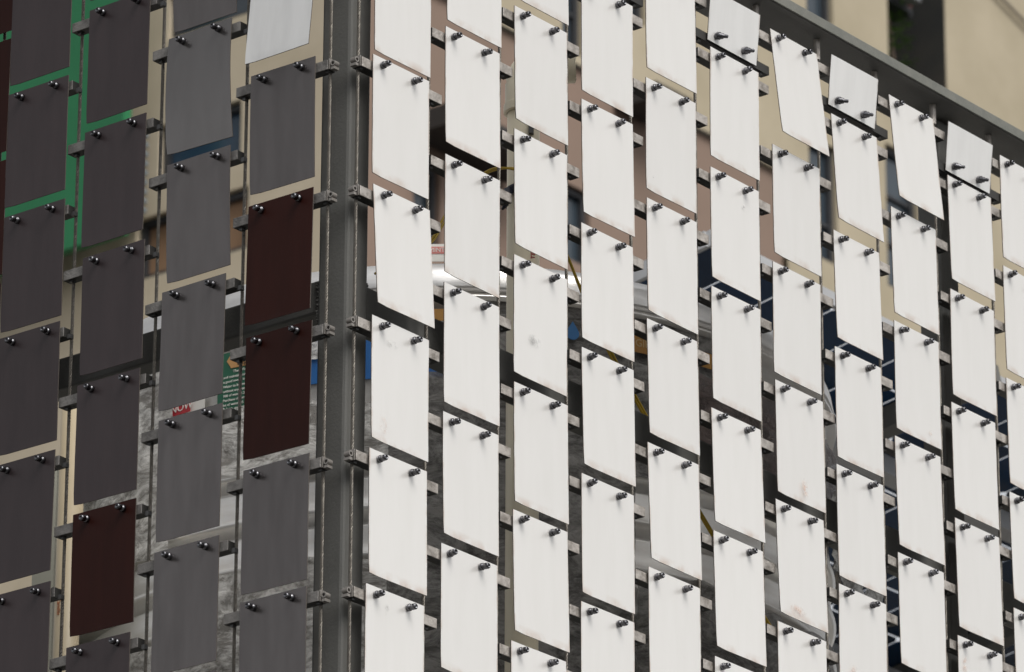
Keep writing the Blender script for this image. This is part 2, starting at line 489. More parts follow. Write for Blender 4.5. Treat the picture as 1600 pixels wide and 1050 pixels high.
bL = empty('cream_building', (0, 0, 0))
tag(bL, 'blurred cream building seen between the grey flaps on the left', 'building')
wl = [(12.66, 13.22, A(11.22), A(11.55)), (12.56, 13.18, A(12.02), A(12.28)), (12.60, 13.36, A(10.72), A(11.06)), (12.6, 13.1, A(9.5), A(10.0))]
bm = bmesh.new(); wall_mesh(bm, 'L', -14, 11.98, 24, 0, A(13.4), wl)
obj('wall', bm, M_cream, bL)
M_bluegl = mat('blue_glass', (0.03, 0.06, 0.10), 0.2)
window(bL, 'L', -14, wl[0], bars=0, glass=M_bluegl); window(bL, 'L', -14, wl[1], bars=0); window(bL, 'L', -14, wl[2], bars=0, glass=M_orange); window(bL, 'L', -14, wl[3])
bm = bmesh.new()
Ml = Matrix.LocRotScale(O, Matrix.Rotation(RZ_L, 3, 'Z'), None)
for k in range(9):
    bx(bm, (-13.33, 13.93, A(11.08) - O.z + k * 0.052), (0.13, 0.08, 0.02), Ml)
obj('louvre', bm, mat('louvre_blue', (0.16, 0.20, 0.24), 0.6), bL)
bm = bmesh.new(); bx(bm, (-18.0, 13.98, A(13.52) - O.z), (12.2, 0.5, 0.25), Ml); obj('roof', bm, M_concrete, bL)

g = empty('green_board', pt('L', 13.5, O.z - A(11.0), -13.6))
tag(g, 'large flat green board on the cream wall, upper left', 'board')
bm = bmesh.new()
# board hung on the wall: two stepped sheets on battens
bx(bm, (-13.90, 13.72, A(11.65) - O.z), (1.43, 0.06, 1.60), Ml)
obj('sheet', bm, M_green, None).parent = g
g.location = (0, 0, 0)
for k in range(3):
    bm = bmesh.new()
    bx(bm, (-13.95, 13.87, A(11.15 + k * 0.5) - O.z), (0.95, 0.235, 0.05), Ml)
    obj('batten', bm, M_wframe, g)

# ------------------------------------------------------------------ solar canopy (seen from underneath)
CC = Vector((0.39744767, 10.6, 4.38581319 + CZ))
e1, e2 = DR, (DL - Z * 0.18).normalized()
nn = e1.cross(e2).normalized()
if nn.z < 0:
    nn = -nn
Mc = Matrix(((e1.x, e2.x, nn.x, CC.x), (e1.y, e2.y, nn.y, CC.y), (e1.z, e2.z, nn.z, CC.z), (0, 0, 0, 1)))
can = bpy.data.objects.new('solar_canopy', None)
C.objects.link(can)
can.matrix_world = Mc
tag(can, 'tilted solar panel canopy with silver rim behind the right-hand flaps', 'solar panel')
LX, LY = 2.9, 1.3
bm = bmesh.new(); bx(bm, (LX / 2, -0.0, -0.018), (LX, 0.012, 0.036)); obj('rim', bm, M_alu, can, bevel=0.001)
bm = bmesh.new(); bx(bm, (LX / 2, LY, -0.018), (LX, 0.012, 0.036)); obj('rim', bm, M_alu, can)
bm = bmesh.new(); bx(bm, (0.0, LY / 2, -0.018), (0.012, LY - 0.012, 0.036)); obj('rim', bm, M_alu, can)
bm = bmesh.new(); bx(bm, (LX, LY / 2, -0.018), (0.012, LY - 0.012, 0.036)); obj('rim', bm, M_alu, can)
bm = bmesh.new(); bx(bm, (LX / 2, LY / 2, -0.008), (LX - 0.014, LY - 0.014, 0.006)); obj('backing_sheet', bm, M_back, can)
bm = bmesh.new(); cs = 0.0716; ch = 0.012
pf = [(-cs + ch, -cs), (cs - ch, -cs), (cs, -cs + ch), (cs, cs - ch), (cs - ch, cs), (-cs + ch, cs), (-cs, cs - ch), (-cs, -cs + ch)]
a_ = [bm.verts.new((x, y, 0)) for x, y in pf]; b_ = [bm.verts.new((x, y, -0.002)) for x, y in pf]
bm.faces.new(a_); bm.faces.new(b_)
for i in range(8):
    bm.faces.new((a_[i], a_[(i + 1) % 8], b_[(i + 1) % 8], b_[i]))
cell_me = None
for i in range(19):
    for j in range(8):
        if cell_me is None:
            o = obj('solar_cell', bm, M_cell, can); cell_me = o.data
        else:
            o = link_mesh('solar_cell', cell_me, can)
        o.location = (0.100 + i * 0.1500, 0.095 + j * 0.1500, -0.0115)
for x, w_ in ((0.95, 0.05), (2.1, 0.05)):
    bm = bmesh.new(); bx(bm, (x, LY / 2, -0.045), (w_, LY + 0.1, 0.05)); obj('rafter', bm, M_paint, can)
for y in (0.32, 0.98):
    bm = bmesh.new(); bx(bm, (LX / 2, y, -0.095), (LX, 0.04, 0.048)); obj('purlin', bm, M_alu, can)
Mci = Mc.inverted()
for x, y in ((2.1, 0.1), (2.1, 1.2), (0.95, 1.2)):
    top = Mc @ Vector((x, y, -0.07)); bm = bmesh.new()
    tube(bm, [Mci @ top, Mci @ Vector((top.x, top.y, DECK))], 0.025, 8); obj('post', bm, M_paint, can)

# ------------------------------------------------------------------ water tank
TX, TY, TR = -0.103, 9.0, 0.65
tank = empty('water_tank', (TX, TY, DECK))
tag(tank, 'round corrugated stainless steel water tank behind the corner post', 'water tank')
zt = A(3.404) - DECK                       # top of the rim
def Zt(z):
    return A(z) - DECK
prof = [(0.0, 0.0), (TR - 0.02, 0.0), (TR - 0.012, 0.01)]
z = 0.02
z_stop = Zt(3.085)
k = 0
while z < z_stop:
    prof += [(TR - 0.012, z), (TR - 0.034, z + 0.006), (TR - 0.034, z + 0.014), (TR - 0.008, z + 0.019), (TR - 0.001, z + 0.026), (TR - 0.006, z + 0.031),
             (TR - 0.010, z + 0.034), (TR - 0.009, z + 0.055), (TR - 0.012, z + 0.075)]
    z += 0.0785
ztop_c = z
bm = bmesh.new(); lathe(bm, prof, 128, cap=False); obj('corrugated_wall', bm, M_steel, tank, smooth=True)
bm = bmesh.new()
lathe(bm, [(TR - 0.012, ztop_c), (TR - 0.012, Zt(3.335)), (TR + 0.004, Zt(3.337)), (TR + 0.005, Zt(3.341)), (TR - 0.010, Zt(3.343)),
           (TR - 0.013, Zt(3.352))], 128, cap=False)
obj('upper_wall', bm, M_steel, tank, smooth=True)
bm = bmesh.new()
pr = [(TR - 0.013, Zt(3.3525)), (TR + 0.002, Zt(3.353)), (TR + 0.003, Zt(3.357))]
for i in range(9):
    a = math.pi * i / 8 * 0.62
    pr.append((TR - 0.032 + 0.032 * math.cos(a), Zt(3.372) + 0.034 * math.sin(a)))
pr += [(TR - 0.12, Zt(3.425)), (TR - 0.35, Zt(3.45)), (0.02, Zt(3.455))]
lathe(bm, pr, 128, cap=False); obj('domed_rim', bm, M_rim, tank, smooth=True)
bm = bmesh.new()
a0, a1 = math.radians(-126), math.radians(-86)
N_ = 40
def band(bm, a0, a1, z0, z1, r, n=30):
    prev = None
    for i in range(n + 1):
        a = a0 + (a1 - a0) * i / n
        cur = (bm.verts.new((r * math.cos(a), r * math.sin(a), z0)), bm.verts.new((r * math.cos(a), r * math.sin(a), z1)),
               bm.verts.new(((r - 0.002) * math.cos(a), (r - 0.002) * math.sin(a), z1)), bm.verts.new(((r - 0.002) * math.cos(a), (r - 0.002) * math.sin(a), z0)))
        if prev:
            for q in range(4):
                bm.faces.new((prev[q], cur[q], cur[(q + 1) % 4], prev[(q + 1) % 4]))
        else:
            bm.faces.new(cur)
        prev = cur
    bm.faces.new(prev[::-1])
band(bm, math.radians(-113), math.radians(-88), Zt(3.205), Zt(3.285), TR - 0.007)
obj('blue_band', bm, M_blue, tank)


def text_obj(s, size, material, parent, M, name='lettering', depth=0.0004, align='CENTER', sxs=1.0):
    cu = bpy.data.curves.new(name, 'FONT')
    cu.body = s
    cu.size = size
    cu.extrude = depth
    cu.align_x = align
    cu.align_y = 'CENTER'
    cu.resolution_u = 3
    o = bpy.data.objects.new(name, cu)
    C.objects.link(o)
    dg = bpy.context.evaluated_depsgraph_get()
    me = bpy.data.meshes.new_from_object(o.evaluated_get(dg))
    bpy.data.objects.remove(o)
    me.materials.clear(); me.materials.append(material)
    me.transform(M @ Matrix.Diagonal((sxs, 1, 1, 1)))
    r = link_mesh(name, me, parent)
    return r


def label_frame(ang, z, r):
    """frame on the tank: X to the right, Y up, Z outwards"""
    a = math.radians(ang)
    out = Vector((math.cos(a), math.sin(a), 0)); right = Vector((-math.sin(a), math.cos(a), 0))
    p = out * r + Vector((0, 0, z))
    return Matrix(((right.x, 0, out.x, p.x), (right.y, 0, out.y, p.y), (0, 1, 0, p.z), (0, 0, 0, 1)))


def plate(M, w, h, t, pts=None):
    bm = bmesh.new()
    if pts is None:
        bx(bm, (0, 0, 0), (w, h, t), M)
    else:
        a = [bm.verts.new(M @ Vector((x, y, t / 2))) for x, y in pts]; b = [bm.verts.new(M @ Vector((x, y, -t / 2))) for x, y in pts]
        bm.faces.new(a); bm.faces.new(b[::-1])
        for i in range(len(a)):
            bm.faces.new((a[i], a[(i + 1) % len(a)], b[(i + 1) % len(a)], b[i]))
    return bm


lf = label_frame(-120.1, Zt(3.228), TR + 0.0015)
lab = obj('green_label', plate(lf, 0.098, 0.104, 0.001), M_lgreen, tank)
shift = lambda M, x, y, d: M @ Matrix.Translation((x, y, d))
obj('gold_badge', plate(shift(lf, 0.002, 0.037, 0.001), 0, 0, 0.0008, [(-0.034, 0), (-0.027, 0.010), (-0.026, 0.013), (0.026, 0.013), (0.034, 0), (0.026, -0.013), (-0.026, -0.013), (-0.027, -0.010)]), M_gold, lab)
text_obj('Assured', 0.0125, M_dkprint, lab, shift(lf, -0.020, 0.0425, 0.0016), align='LEFT')
text_obj('Export', 0.0125, M_dkprint, lab, shift(lf, -0.012, 0.0315, 0.0016), align='LEFT')
rows_ = ['Thank You', 'and maintain and', 'a good owner is and', 'Water to be used', 'without any water', '100 of water 1.20', 'Purchase of item', 'lot of water 0.5', 'Outside content', 'Reasonable temp']
ty = 0.018
for i, s in enumerate(rows_):
    text_obj(s, 0.0062, M_white, lab, shift(lf, -0.038 + (0.018 if i == 0 else 0), ty, 0.0008), align='LEFT')
    ty -= 0.0078 if i not in (0, 2) else 0.0085
text_obj('Live more', 0.0125, M_white, lab, shift(lf, -0.038, -0.0465, 0.0008), align='LEFT')
lf2 = label_frame(-131.3, Zt(3.208), TR + 0.001)
l2 = obj('red_label', plate(lf2, 0.040, 0.022, 0.001), M_red, tank)
text_obj('NOW', 0.019, M_white, l2, shift(lf2, 0.001, 0, 0.0008))
lf2b = label_frame(-129.6, Zt(3.20), TR - 0.0035)
obj('white_label', plate(lf2b, 0.055, 0.035, 0.0008), M_white, tank)
lf3 = label_frame(-72.2, Zt(3.290), TR + 0.004)
dp = [(0, 0.018)]
for i in range(13):
    a = math.radians(30 - i * 20); dp.append((0.0108 * math.cos(a), -0.003 + 0.0108 * math.sin(a)))
obj('drop_mark', plate(lf3, 0, 0, 0.0008, dp), M_drop, tank)
lf4 = label_frame(-60.5, Zt(3.288), TR + 0.004)
l4 = obj('amber_label', plate(lf4, 0.12, 0.032, 0.001), M_amber, tank)
text_obj('HYGIENIC', 0.018, mat('pale_amber_print', (0.45, 0.33, 0.16), 0.5), l4, shift(lf4, -0.008, 0, 0.0008))
lf4 = label_frame(-49.5, Zt(3.288), TR + 0.004)
l5 = obj('amber_label', plate(lf4, 0.07, 0.026, 0.001), M_amber, tank)
lf6 = label_frame(-91, Zt(3.309), TR - 0.004)
obj('amber_label', plate(lf6, 0.05, 0.02, 0.001), M_amber, tank)
lf5 = label_frame(-91.6, Zt(3.419), TR - 0.012)
l6 = obj('white_tag', plate(lf5, 0.09, 0.030, 0.0015), M_white, tank)
l7 = obj('red_stripe', plate(shift(lf5, 0, 0.004, 0.0012), 0.084, 0.012, 0.0006), M_pink, l6)
text_obj('MINT', 0.0105, M_white, l7, shift(lf5, 0.0, 0.004, 0.0017))

# crumpled plastic film wound round the tank
def film_mat(name, base, dark, rough=0.22, transp=0.18):
    m = bpy.data.materials.new(name); m.use_nodes = True; t = m.node_tree; b = t.nodes['Principled BSDF']; out = t.nodes['Material Output']
    tc = t.nodes.new('ShaderNodeTexCoord')
    mp = t.nodes.new('ShaderNodeMapping'); mp.inputs['Scale'].default_value = (0.9, 0.9, 1.8)
    t.links.new(tc.outputs['Object'], mp.inputs[0])
    n = t.nodes.new('ShaderNodeTexNoise'); n.inputs['Scale'].default_value = 17; n.inputs['Detail'].default_value = 10; n.inputs['Roughness'].default_value = 0.76; n.inputs['Distortion'].default_value = 0.9
    t.links.new(mp.outputs[0], n.inputs['Vector'])
    n2 = t.nodes.new('ShaderNodeTexNoise'); n2.inputs['Scale'].default_value = 42; n2.inputs['Detail'].default_value = 8; n2.inputs['Distortion'].default_value = 1.0
    t.links.new(mp.outputs[0], n2.inputs['Vector'])
    ad = t.nodes.new('ShaderNodeMath'); ad.operation = 'MULTIPLY_ADD'; ad.inputs[1].default_value = 0.28
    t.links.new(n2.outputs['Fac'], ad.inputs[0]); t.links.new(n.outputs['Fac'], ad.inputs[2])
    mr = t.nodes.new('ShaderNodeMapRange'); mr.inputs[1].default_value = 0.55; mr.inputs[2].default_value = 0.72
    t.links.new(ad.outputs[0], mr.inputs[0])
    mx = t.nodes.new('ShaderNodeMixRGB'); mx.inputs[1].default_value = (*dark, 1); mx.inputs[2].default_value = (*base, 1)
    t.links.new(mr.outputs[0], mx.inputs[0]); t.links.new(mx.outputs[0], b.inputs['Base Color'])
    b.inputs['Roughness'].default_value = rough; b.inputs['Metallic'].default_value = 0.0
    bp = t.nodes.new('ShaderNodeBump'); bp.inputs['Strength'].default_value = 0.8; bp.inputs['Distance'].default_value = 0.014
    t.links.new(ad.outputs[0], bp.inputs['Height']); t.links.new(bp.outputs[0], b.inputs['Normal'])
    tr = t.nodes.new('ShaderNodeBsdfTransparent'); ms = t.nodes.new('ShaderNodeMixShader'); ms.inputs[0].default_value = transp
    t.links.new(b.outputs[0], ms.inputs[1]); t.links.new(tr.outputs[0], ms.inputs[2]); t.links.new(ms.outputs[0], out.inputs['Surface'])
    return m
M_film = film_mat('clear_film', (0.99, 0.98, 0.95), (0.26, 0.245, 0.225), transp=0.22)
M_film_shade = film_mat('dusty_film', (0.34, 0.33, 0.315), (0.10, 0.095, 0.09), transp=0.15)  # darker copy of the film, shadow of the flaps put into its colour
M_film2 = film_mat('brown_film', (0.16, 0.12, 0.11), (0.07, 0.05, 0.045), transp=0.1)


def film(a0, a1, z0, z1, seed, material, amp=0.012, ragged=0.02, na=None, nz=None, r0=None):
    na = na or int(abs(a1 - a0) * 1.6) + 8
    nz = nz or int((z1 - z0) / 0.010) + 4
    r0 = r0 or TR
    bm = bmesh.new()
    grid = {}
    for i in range(na + 1):
        a = math.radians(a0 + (a1 - a0) * i / na)
        nb = noise.noise(Vector((a * 6, seed, 1.7))) * ragged
        nt_ = noise.noise(Vector((a * 6, seed, 9.1))) * ragged
        for j in range(nz + 1):
            zz = Zt(z0) + nb + (Zt(z1) + nt_ - Zt(z0) - nb) * j / nz
            p = Vector((math.cos(a), math.sin(a), 0))
            d = noise.turbulence(Vector((p.x * 7 + seed, p.y * 7, zz * 16)), 4, True)
            d2 = noise.ridged_multi_fractal(Vector((p.x * 4, p.y * 4 + seed, zz * 14)), 1.0, 2.0, 3, 0.9, 2.0)
            rr = r0 + 0.002 + amp * (0.65 * d + 0.22 * d2)
            grid[i, j] = bm.verts.new((p.x * rr, p.y * rr, zz))
    for i in range(na):
        for j in range(nz):
            bm.faces.new((grid[i, j], grid[i + 1, j], grid[i + 1, j + 1], grid[i, j + 1]))
    return bm

fw = empty('plastic_wrap', (TX, TY, DECK))
tag(fw, 'crumpled clear plastic wrap wound around the round steel tank', 'plastic wrap')
obj('film_sheet', film(-200, -132.6, 2.965, 3.30, 2.0, M_film, ragged=0.03), M_film, fw, smooth=True)
obj('film_sheet', film(-132.6, -95, 3.068, 3.170, 5.0, M_film), M_film, fw, smooth=True)
obj('film_sheet', film(-127, -98, 2.35, 2.898, 8.0, M_film, amp=0.02), M_film, fw, smooth=True)
obj('film_sheet', film(-98, -63, 2.35, 3.205, 11.0, M_film_shade, amp=0.014), M_film_shade, fw, smooth=True)
obj('film_sheet', film(-88, -40, 3.215, 3.335, 21.0, M_film_shade, amp=0.003, ragged=0.004, r0=TR - 0.009), M_film_shade, fw, smooth=True)
obj('film_sheet', film(-63, -54, 3.05, 3.25, 13.0, M_film_shade), M_film_shade, fw, smooth=True)
obj('film_sheet', film(-54, 10, 3.10, 3.262, 17.0, M_film2, amp=0.02, ragged=0.03), M_film2, fw, smooth=True)
obj('film_sheet', film(-63, 10, 2.35, 2.885, 19.0, M_film_shade, amp=0.025, ragged=0.05), M_film_shade, fw, smooth=True)
obj('film_sheet', film(-113, -104, 3.243, 3.292, 31.0, M_film, amp=0.004, r0=TR - 0.006), M_film, fw, smooth=True)
obj('film_sheet', film(-200, -127, 2.35, 2.81, 41.0, M_film, amp=0.02), M_film, fw, smooth=True)
# loose torn tail on the right
bm = bmesh.new(); g_ = {}
for i in range(15):
    for j in range(12):
        a = math.radians(-22 + i * 1.6); rr = TR + 0.03 + 0.05 * (i / 14) ** 1.5 + 0.02 * noise.noise(Vector((i * .5, j * .6, 3)))
        zz = Zt(3.02) + j * 0.012 + 0.01 * noise.noise(Vector((i * .4, j * .4, 8))) - i * 0.003
        g_[i, j] = bm.verts.new((rr * math.cos(a), rr * math.sin(a), zz))
for i in range(14):
    for j in range(11):
        if noise.noise(Vector((i * .45, j * .45, 5))) > -0.28 or i < 8:
            bm.faces.new((g_[i, j], g_[i + 1, j], g_[i + 1, j + 1], g_[i, j + 1]))
obj('torn_tail', bm, M_film, fw, smooth=True)

# second, smaller tank at lower right
t2 = empty('small_tank', (0.755, 10.6, DECK))
P2 = Vector((0.755, 10.6))
tag(t2, 'smaller polished steel tank at the lower right, beyond the rear post', 'water tank')
bm = bmesh.new()
T2Z = 1.125
lathe(bm, [(0.0, 0.0), (0.21, 0.0), (0.212, T2Z - 0.12), (0.222, T2Z - 0.115), (0.222, T2Z - 0.105), (0.212, T2Z - 0.10), (0.212, T2Z - 0.02), (0.224, T2Z - 0.015), (0.224, T2Z), (0.20, T2Z + 0.004), (0.1, T2Z + 0.03), (0.0, T2Z + 0.04)], 72, cap=False)
obj('shell', bm, M_steel, t2, smooth=True)
bm = bmesh.new(); lathe(bm, [(0.045, T2Z + 0.03), (0.045, T2Z + 0.07), (0.0, T2Z + 0.075)], 24, cap=False); obj('lid', bm, M_steel, t2)

# ------------------------------------------------------------------ pipes and wires
pp = empty('cream_pipe', (0.0165, 8.08, DECK))
tag(pp, 'cream drain pipe rising behind the white flaps, bending right at top', 'pipe')
bm = bmesh.new(); lathe(bm, [(0.0255, 0.0), (0.0255, A(3.55) - DECK)], 28); obj('pipe_length', bm, M_pipe, pp, smooth=False)
for p_ in pp.children:
    for f_ in p_.data.polygons:
        f_.use_smooth = len(f_.vertices) == 4
bm = bmesh.new()
zc = A(3.542) - DECK
pts = [(0, 0, zc), (0, 0, zc + 0.045)]
for i in range(1, 9):
    a = math.pi / 2 * i / 8
    pts.append((0.030 - 0.030 * math.cos(a), 0, zc + 0.045 + 0.034 * math.sin(a)))
pts += [(0.05, 0, zc + 0.0795), (0.080, 0, zc + 0.081)]
tube(bm, pts, 0.029, 24, caps=False)
# inner wall of the open socket and its rim
tube(bm, [(0.080, 0, zc + 0.081), (0.080, 0, zc + 0.081), (0.03, 0, zc + 0.076)], 0.029, 24, caps=False, radii=[0.0291, 0.0255, 0.0255])
obj('elbow', bm, M_pipe, pp, smooth=True)
bm = bmesh.new(); lathe(bm, [(0.0258, zc - 0.004), (0.0312, zc - 0.003), (0.0312, zc + 0.010), (0.029, zc + 0.012)], 28, cap=False); obj('collar', bm, M_pipe, pp)
bm = bmesh.new(); bx(bm, (0.012, -0.0255, A(3.502) - DECK), (0.008, 0.008, 0.016)); bx(bm, (0.004, -0.026, A(2.69) - DECK), (0.005, 0.005, 0.022)); obj('clip', bm, M_clamp, pp)
MM = Matrix(((0, -0.80, 0.6, 0.0155), (0, -0.6, -0.80, -0.0206), (1, 0, 0, A(3.30) - DECK), (0, 0, 0, 1)))
MM = Matrix.Translation((0.0155, -0.0206, A(3.30) - DECK)) @ Matrix.Rotation(math.radians(37), 4, 'Z') @ Matrix.Rotation(math.radians(90), 4, 'X') @ Matrix.Rotation(math.radians(90), 4, 'Z')
text_obj('TEKIA', 0.011, M_red, pp, MM)

p2 = empty('cream_pipe', (-0.705, 8.5, DECK))
tag(p2, 'cream pipe with faded orange printing behind the dark flaps, lower left', 'pipe')
bm = bmesh.new(); lathe(bm, [(0.0205, 0.0), (0.0205, A(3.20) - DECK)], 28); o = obj('pipe_length', bm, M_oldpipe, p2)
for f_ in o.data.polygons:
    f_.use_smooth = len(f_.vertices) == 4
for zz, s in ((2.86, 'Cantilo'), (2.76, 'l-----'), (2.66, 'Cantilo')):
    MM = Matrix.Translation((-0.0120, -0.0172, A(zz) - DECK)) @ Matrix.Rotation(math.radians(-35), 4, 'Z') @ Matrix.Rotation(math.radians(90), 4, 'X') @ Matrix.Rotation(math.radians(-90), 4, 'Z')
    text_obj(s, 0.010, M_oprint, p2, MM)
p3 = empty('cardboard_sheet', (-0.757, 8.78, DECK))
tag(p3, 'pale upright sheet wrapped in film beside the printed pipe, far left', 'sheet')
bm = bmesh.new(); bx(bm, (0, 0, 0.58), (0.035, 0.30, 1.16)); obj('sheet', bm, mat('grey_green_sheet', (0.26, 0.26, 0.22), 0.8), p3)


def wire(name, pts, r, label, both=True):
    o = empty(name, pts[0])
    tag(o, label, 'cable')
    base = Vector(pts[0])
    # smooth through the points
    P = [Vector(p) - base for p in pts]
    out = []
    for i in range(len(P) - 1):
        p0, p1, p2_, p3_ = P[max(i - 1, 0)], P[i], P[i + 1], P[min(i + 2, len(P) - 1)]
        for k in range(6):
            t = k / 6
            out.append(0.5 * ((2 * p1) + (-p0 + p2_) * t + (2 * p0 - 5 * p1 + 4 * p2_ - p3_) * t * t + (-p0 + 3 * p1 - 3 * p2_ + p3_) * t ** 3))
    out.append(P[-1])
    for s in ((-1, 1) if both else (0,)):
        bm = bmesh.new()
        q = [p + Vector((0.0016 * s * (1 + 0.4 * math.sin(i * .35)), 0, 0.0020 * s * math.cos(i * 0.21))) for i, p in enumerate(out)]
        tube(bm, q, r, 8)
        obj('strand', bm, M_wire, o, smooth=True)
    return o

W1 = [(0.020, 7.90, 3.372), (0.058, 7.944, 3.302), (0.086, 7.979, 3.253), (0.109, 8.008, 3.205), (0.157, 8.068, 3.122), (0.197, 8.119, 3.067), (0.299, 8.246, 2.926), (0.413, 8.388, 2.788), (0.444, 8.427, 2.748), (0.55, 8.5, 2.4), (0.6, 8.6, 2.01)]
wire('yellow_cable', [(x, y, A(zz)) for x, y, zz in W1], 0.0021, 'yellow twin cable hanging diagonally behind the middle white flaps')
W2 = [(-0.20, 7.66, 3.10), (-0.151, 7.682, 3.144), (-0.122, 7.719, 3.173), (-0.105, 7.74, 3.211), (-0.078, 7.775, 3.277), (-0.04, 7.822, 3.329), (-0.016, 7.852, 3.349), (0.004, 7.874, 3.357)]
wire('yellow_cable', [(x, y, A(zz)) for x, y, zz in W2], 0.0019, 'yellow twin cable looping from behind the flap to the dark tape wrap')
gl = empty('tape_wrap', (0.004, 7.99, A(3.395)))
tag(gl, 'dark blue tape knot tied around the cream pipe', 'tape')
bm = bmesh.new()
for k in range(3):
    lathe_pts = [(0.0125 + 0.029 * math.cos(a + k), 0.09 + 0.029 * math.sin(a + k), 0.004 * k + 0.006 * math.sin(a * 2 + k)) for a in [i * 0.33 for i in range(20)]]
    tube(bm, lathe_pts, 0.0058, 6)
obj('winding', bm, M_black, gl, smooth=True)
bm = bmesh.new(); tube(bm, [(-0.012, 0.06, 0.0), (-0.010, 0.045, -0.012), (-0.014, 0.045, -0.028), (-0.020, 0.05, -0.035)], 0.005, 6, radii=[0.007, 0.006, 0.0045, 0.002]); obj('loose_end', bm, M_black, gl)

# ------------------------------------------------------------------ welded steel frame
fr = empty('welded_steelwork', O - Z * (O.z - DECK))
tag(fr, 'dark welded steel frame with corner post, beams and top rail', 'steel structure')
fr.location = (0, 0, 0)
PA, PB, PW = 0.058, 0.048, 0.047          # corner of the post behind O, and its width
PD = 0.055
pc = O + DR * (PA + PW / 2) + NR * (-(PB + PD / 2))
V_UNDER = -0.443
H_RAIL = 0.019
def upright(c, wu, wn, z0, z1, name='post'):
    bm = bmesh.new()
    Mx = Matrix.LocRotScale(Vector((c.x, c.y, (z0 + z1) / 2)), Matrix.Rotation(RZ_R, 3, 'Z'), None)
    bx(bm, (0, 0, 0), (wu, wn, z1 - z0), Mx)
    o = obj(name, bm, M_paint, fr, bevel=0.005)
    return o
ztop = O.z - V_UNDER
upright(pc, PW, PD, DECK, ztop - 0.003)
upright(pt('R', 1.600, 0, -0.052 - 0.024), 0.052, 0.046, DECK, ztop - 0.003)
upright(pt('R', 3.25, 0, -0.076), 0.052, 0.046, DECK, ztop - 0.003)
upright(pt('L', 1.70, 0, -0.076), 0.046, 0.052, DECK, ztop - 0.003)
def beam(side, u0, u1, v0, v1, w0, w1, name='beam', m=None, bev=0.003):
    bm = bmesh.new()
    Mx = Matrix.LocRotScale(pt(side, (u0 + u1) / 2, (v0 + v1) / 2, (w0 + w1) / 2), Matrix.Rotation(rz(side), 3, 'Z'), None)
    bx(bm, (0, 0, 0), (abs(u1 - u0), abs(w1 - w0), abs(v1 - v0)), Mx)
    return obj(name, bm, m or M_paint, fr, bevel=bev)
beam('R', PA + PW + 0.001, 1.573, 0.326, 0.378, -0.053, -0.105)
beam('R', 1.627, 3.22, 0.326, 0.378, -0.058, -0.105)
beam('L', PB + PD + 0.001, 1.67, 0.316, 0.366, -0.066, -0.105)
beam('R', PA + PW + 0.001, 1.573, 1.05, 1.10, -0.058, -0.105)
beam('L', PB + PD + 0.001, 1.67, 1.05, 1.10, -0.066, -0.105)
beam('R', -0.0, 3.3, V_UNDER - H_RAIL, V_UNDER, 0.0, -0.118, name='top_rail', m=M_paint, bev=0.0015)
beam('R', -0.0, 3.3, V_UNDER - H_RAIL + 0.001, V_UNDER - 0.001, 0.0035, 0.0005, name='rail_trim', m=M_railtop, bev=0.0008)
beam('L', 0.12, 1.75, V_UNDER - H_RAIL, V_UNDER, 0.0, -0.118, name='top_rail', bev=0.0015)
# weld beads
bm = bmesh.new()
rw = random.Random(5)
for side, u, w in (('R', PA + PW + 0.002, -0.056), ('L', PB + PD + 0.002, -0.064)):
    for k in range(26):
        v = 0.322 + k * 0.0023
        c = pt(side, u + rw.uniform(-.0015, .0025), v, w + rw.uniform(-0.001, 0.001))
        bmesh.ops.create_icosphere(bm, subdivisions=1, radius=rw.uniform(0.0022, 0.0042), matrix=Matrix.Translation(c) @ Matrix.Diagonal((1, 1, 0.7, 1)))
obj('weld_bead', bm, M_paint, fr, smooth=True)
# gusset plates in the upper corners between post and beams
for side, u0, w in (('R', PA + PW, -0.070), ('L', PB + PD, -0.078)):
    bm = bmesh.new(); s_ = 0.012
    base = [(u0, 0.326 if side == 'R' else 0.316), (u0 + s_, 0.326 if side == 'R' else 0.316)]
    arc = []
    v0 = base[0][1]
    for i in range(6):
        a = math.pi / 2 * i / 5
        arc.append((u0 + s_ - s_ * math.sin(a), v0 - s_ + s_ * math.cos(a)))
    poly = [base[0]] + arc
    f0 = [bm.verts.new(pt(side, a, b, w)) for a, b in poly]; f1 = [bm.verts.new(pt(side, a, b, w - 0.01)) for a, b in poly]
    bm.faces.new(f0); bm.faces.new(f1)
    for i in range(len(poly)):
        bm.faces.new((f0[i], f0[(i + 1) % len(poly)], f1[(i + 1) % len(poly)], f1[i]))
    obj('gusset', bm, M_paint, fr)

# ------------------------------------------------------------------ cables
CAB = {'R': [0.054, 0.214, 0.379, 0.541, 0.700, 0.866, 1.030, 1.197, 1.358, 1.526, 1.690, 1.853, 2.015],
       'L': [0.062, 0.221, 0.388, 0.554, 0.716, 0.878]}
WC = -0.030
VB = 1.24
bm = bmesh.new()
Lc = VB - V_UNDER
ns = int(Lc / 0.004)
for s in range(6):
    P = []
    for i in range(ns + 1):
        z = Lc * i / ns
        a = 2 * math.pi * (z / 0.030) + s * math.pi / 3
        P.append((0.00175 * math.cos(a), 0.00175 * math.sin(a), z))
    tube(bm, P, 0.00098, 5, caps=True)
cable_me = None
for side in ('R', 'L'):
    word = 'right' if side == 'R' else 'left'
    for i, u in enumerate(CAB[side]):
        if cable_me is None:
            o = obj('steel_cable', bm, M_cable, smooth=True); cable_me = o.data
        else:
            o = link_mesh('steel_cable', cable_me)
        o.location = pt(side, u, VB, WC)
        if i == 0:
            lb = 'bright twisted steel cable running down the corner post, %s of its ridge' % word
        else:
            lb = 'steel cable between the %s and %s flap columns %s of the corner post' % (NTH[i - 1], NTH[i], word)
        tag(o, lb, 'cable', 'vertical steel cables of the screen')
